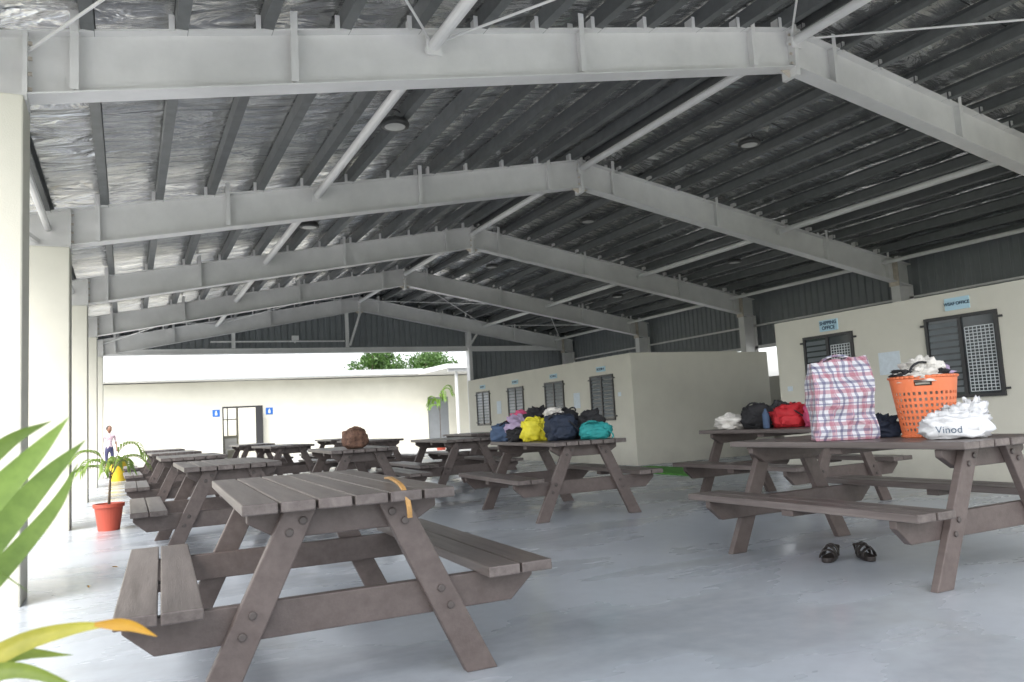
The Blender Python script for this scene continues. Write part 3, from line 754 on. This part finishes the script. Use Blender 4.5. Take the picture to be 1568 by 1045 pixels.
def small_palm(name,loc,stem,fl,n,potr,poth,potmat,seed,up=.6,lw=.026,lmat='palmd'):
    rnd=random.Random(seed); E=empty(name,loc); pot(E,potr,poth,potmat)
    b=MB(); b.tube((0,0,poth*.8),(.02,0,poth+stem),.016,8,1,.01)
    for k in range(n):
        a=2*math.pi*k/n+rnd.uniform(-.3,.3); z0=poth+stem*rnd.uniform(.7,1.0); L=fl*rnd.uniform(.7,1.1); u=rnd.uniform(.3,1.2)*up
        d=Vector((math.cos(a),math.sin(a),0)); o=Vector((.02,0,z0))
        r=[o,o+d*L*.3+Vector((0,0,L*u*.7)),o+d*L*.7+Vector((0,0,L*u*.85)),o+d*L+Vector((0,0,L*u*.5))]
        P=bez(r,12); b.path(P,.005,5,1,.002)
        for i in range(4,len(P)):
            tan=(P[i]-P[i-1]).normalized(); s=tan.cross(Vector((0,0,1))).normalized()
            for sg in (-1,1):
                dd=(tan*1.1+s*sg*.6).normalized(); q=P[i]; ll=fl*.38*(1-.4*i/len(P))
                blade(b,[q,q+dd*ll*.5+Vector((0,0,.01)),q+dd*ll+Vector((0,0,-ll*.45))],lw,side=tan.cross(dd).cross(dd)+Vector((0,.3,.2)),mi=0,n=4)
    b.obj("fronds",[M[lmat],M['bark']],E,smooth=True,recalc=False)
small_palm("potted_coconut_palm",(-.2,10.1,0),.36,.44,8,.155,.30,M['terra'],3,.75,.022,'palm')
small_palm("slender_palm",(10.8,28.3,-.05),1.5,.6,9,.22,.35,M['terra'],5,1.2,.04)
E=empty("yellow_bin",(-.22,22.0,0))
b=MB(); b.lathe([(.001,0),(.17,0),(.22,.5),(.235,.5),(.235,.54),(.205,.54),(.16,.03),(.001,.03)],28); b.tube((-.24,0,.46),(-.27,0,.3),.012,6); b.obj("bin_body",[M['yellow']],E)

def tree(loc,H,Rr,seed):
    rnd=random.Random(seed); E=empty("leafy_tree",loc)
    b=MB(); b.path([(0,0,0),(.05,.05,H*.25),(-.05,.1,H*.5)],.2,10,0,.12)
    cl=[]
    for k in range(13):
        a=rnd.uniform(0,6.28); r=Rr*rnd.uniform(.25,.9); z=H*rnd.uniform(.45,.92)
        c=Vector((r*math.cos(a),r*math.sin(a),z)); cl.append((c,Rr*rnd.uniform(.28,.48)))
        b.path([(-.03,.08,H*.42),tuple(c*.5+Vector((0,0,H*.22))),tuple(c)],.07,6,0,.02)
    b.obj("trunk",[M['bark']],E,smooth=True)
    b=MB()
    for c,r in cl:
        for k in range(420):
            d=Vector((rnd.gauss(0,1),rnd.gauss(0,1),rnd.gauss(0,.8))).normalized()*r*rnd.uniform(.45,1.1)
            p=c+d; s=rnd.uniform(.06,.13); u=Vector((rnd.gauss(0,1),rnd.gauss(0,1),rnd.gauss(0,1))).normalized(); v=u.cross(Vector((rnd.gauss(0,1),rnd.gauss(0,1),rnd.gauss(0,1)))).normalized()
            b.add([p-u*s,p+v*s*.5,p+u*s,p-v*s*.5],[(0,1,2,3)])
    b.obj("crown",[M['leaf']],E,recalc=False)
tree((12.4,43,-.08),5.6,1.5,1); tree((14.4,42.5,-.08),5.8,1.9,2); tree((16.8,44,-.08),5.6,1.8,3); tree((24,45,-.08),6.5,2.6,4); tree((-16,30,-.08),6,2.6,5)

# ------------------------------------------------------------ person
def person(loc,rot,h):
    E=empty("standing_woman",loc,rot)
    J={'pel':(0,0,.93,.115),'waist':(0,0,1.07,.10),'chest':(0,.0,1.28,.115),'neck':(0,0,1.44,.045),'hb':(0,0,1.50,.045),
       'sl':(.16,0,1.38,.055),'el':(.22,.02,1.12,.038),'wl':(.20,-.12,.92,.028),'hl':(.19,-.18,.87,.03),
       'sr':(-.16,0,1.38,.055),'er':(-.22,.02,1.12,.038),'wr':(-.23,-.02,.88,.028),'hr':(-.23,-.04,.80,.03),
       'hpl':(.09,0,.88,.09),'kl':(.10,-.01,.49,.055),'al':(.10,.02,.08,.036),'tl':(.11,-.13,.035,.032),
       'hpr':(-.09,0,.88,.09),'kr':(-.10,-.02,.49,.055),'ar':(-.10,.02,.08,.036),'tr':(-.11,-.13,.035,.032)}
    K=list(J); ed=[('pel','waist'),('waist','chest'),('chest','neck'),('neck','hb'),('chest','sl'),('sl','el'),('el','wl'),('wl','hl'),
        ('chest','sr'),('sr','er'),('er','wr'),('wr','hr'),('pel','hpl'),('hpl','kl'),('kl','al'),('al','tl'),('pel','hpr'),('hpr','kr'),('kr','ar'),('ar','tr')]
    me=bpy.data.meshes.new("sk"); me.from_pydata([J[k][:3] for k in K],[(K.index(a),K.index(c)) for a,c in ed],[])
    o=bpy.data.objects.new("sk",me); scene.collection.objects.link(o)
    m=o.modifiers.new("s","SKIN"); m.use_smooth_shade=True
    for i,k in enumerate(K):
        sv=me.skin_vertices[0].data[i]; sv.radius=(J[k][3],J[k][3]*.85); sv.use_root=(k=='pel')
    su=o.modifiers.new("u","SUBSURF"); su.levels=1; su.render_levels=1
    dg=bpy.context.evaluated_depsgraph_get(); me2=bpy.data.meshes.new_from_object(o.evaluated_get(dg))
    bpy.data.objects.remove(o)
    for mt in ('skin','shirt','skirt'): me2.materials.append(M[mt])
    for p in me2.polygons:
        z=p.center.z; x=abs(p.center.x)
        p.material_index = 2 if (z<.98 and z>.45 and x<.17) else (1 if (z>=.98 and z<1.43 and not (x>.19 and z<1.15)) else 0)
        p.use_smooth=True
    place(me2,"body",E)
    b=MB(); softmesh(b,(0,-.01,1.58),(.15,.18,.23),.95,.02,1,flat=False); softmesh(b,(0,-.105,1.565),(.03,.04,.05),1,0,1,flat=False,nu=8,nv=6)
    for sx in (-1,1): softmesh(b,(sx*.077,0,1.57),(.02,.04,.06),1,0,1,flat=False,nu=8,nv=6)
    b.obj("head",[M['skin']],E,smooth=True,recalc=False)
    b=MB(); softmesh(b,(0,.025,1.61),(.18,.19,.21),.95,.04,2,flat=False); softmesh(b,(0,.11,1.60),(.09,.08,.09),1,.05,4,flat=False); b.obj("hair",[M['hair']],E,smooth=True,recalc=False)
    b=MB()
    for sx in (-1,1):
        hx,hy,hz=(.19,-.18,.87) if sx>0 else (-.23,-.04,.80)
        for k in range(4):
            x0=hx+(k-1.5)*.016; b.path([(x0,hy-.01,hz-.01),(x0,hy-.03,hz-.045),(x0,hy-.025,hz-.07+.006*abs(k-1.5))],.008,6,0,.006)
        b.path([(hx-sx*.025,hy,hz+.01),(hx-sx*.045,hy-.02,hz-.03)],.009,6,0,.007)
    b.obj("fingers",[M['skin']],E,smooth=True)
    E.scale=(h/1.69,)*3
person((-.52,27.3,-.05),R(20),1.52)

# ------------------------------------------------------------ camera, light
cam=bpy.data.cameras.new("camera"); co=bpy.data.objects.new("camera",cam); scene.collection.objects.link(co)
r=Vector((.8961,-.4401,-.0561)); u=Vector((.0063,-.1138,.9934)); k=r.cross(u).normalized(); r.normalize(); u=k.cross(r).normalized()
mw=Matrix.Identity(4)
for i in range(3): mw[i][0]=r[i]; mw[i][1]=u[i]; mw[i][2]=k[i]
mw[0][3],mw[1][3],mw[2][3]=0,0,1.0
co.matrix_world=mw; cam.sensor_width=36; cam.lens=27.32; cam.clip_end=2000; cam.clip_start=.05
cam.dof.use_dof=True; cam.dof.focus_distance=5.5; cam.dof.aperture_fstop=4.0
scene.camera=co

w=bpy.data.worlds.new("World"); scene.world=w; w.use_nodes=True; nt=w.node_tree
sky=nt.nodes.new("ShaderNodeTexSky"); sky.sky_type='NISHITA'; sky.sun_disc=False
sky.sun_elevation=R(52); sky.sun_rotation=R(230); sky.dust_density=4.0; sky.air_density=1.0
hs=nt.nodes.new("ShaderNodeHueSaturation"); hs.inputs["Saturation"].default_value=.25
nt.links.new(sky.outputs[0],hs.inputs["Color"]); nt.links.new(hs.outputs[0],nt.nodes["Background"].inputs[0])
nt.nodes["Background"].inputs[1].default_value=.60
s=bpy.data.lights.new("sun","SUN"); s.energy=1.5; s.angle=R(20); s.color=(1,.96,.9)
so=bpy.data.objects.new("sun",s); scene.collection.objects.link(so)
az=R(230); el=R(52); d=-Vector((math.sin(az)*math.cos(el),math.cos(az)*math.cos(el),math.sin(el)))
so.rotation_euler=d.to_track_quat('-Z','Y').to_euler()
scene.view_settings.view_transform='Standard'; scene.view_settings.look='None'; scene.view_settings.exposure=0
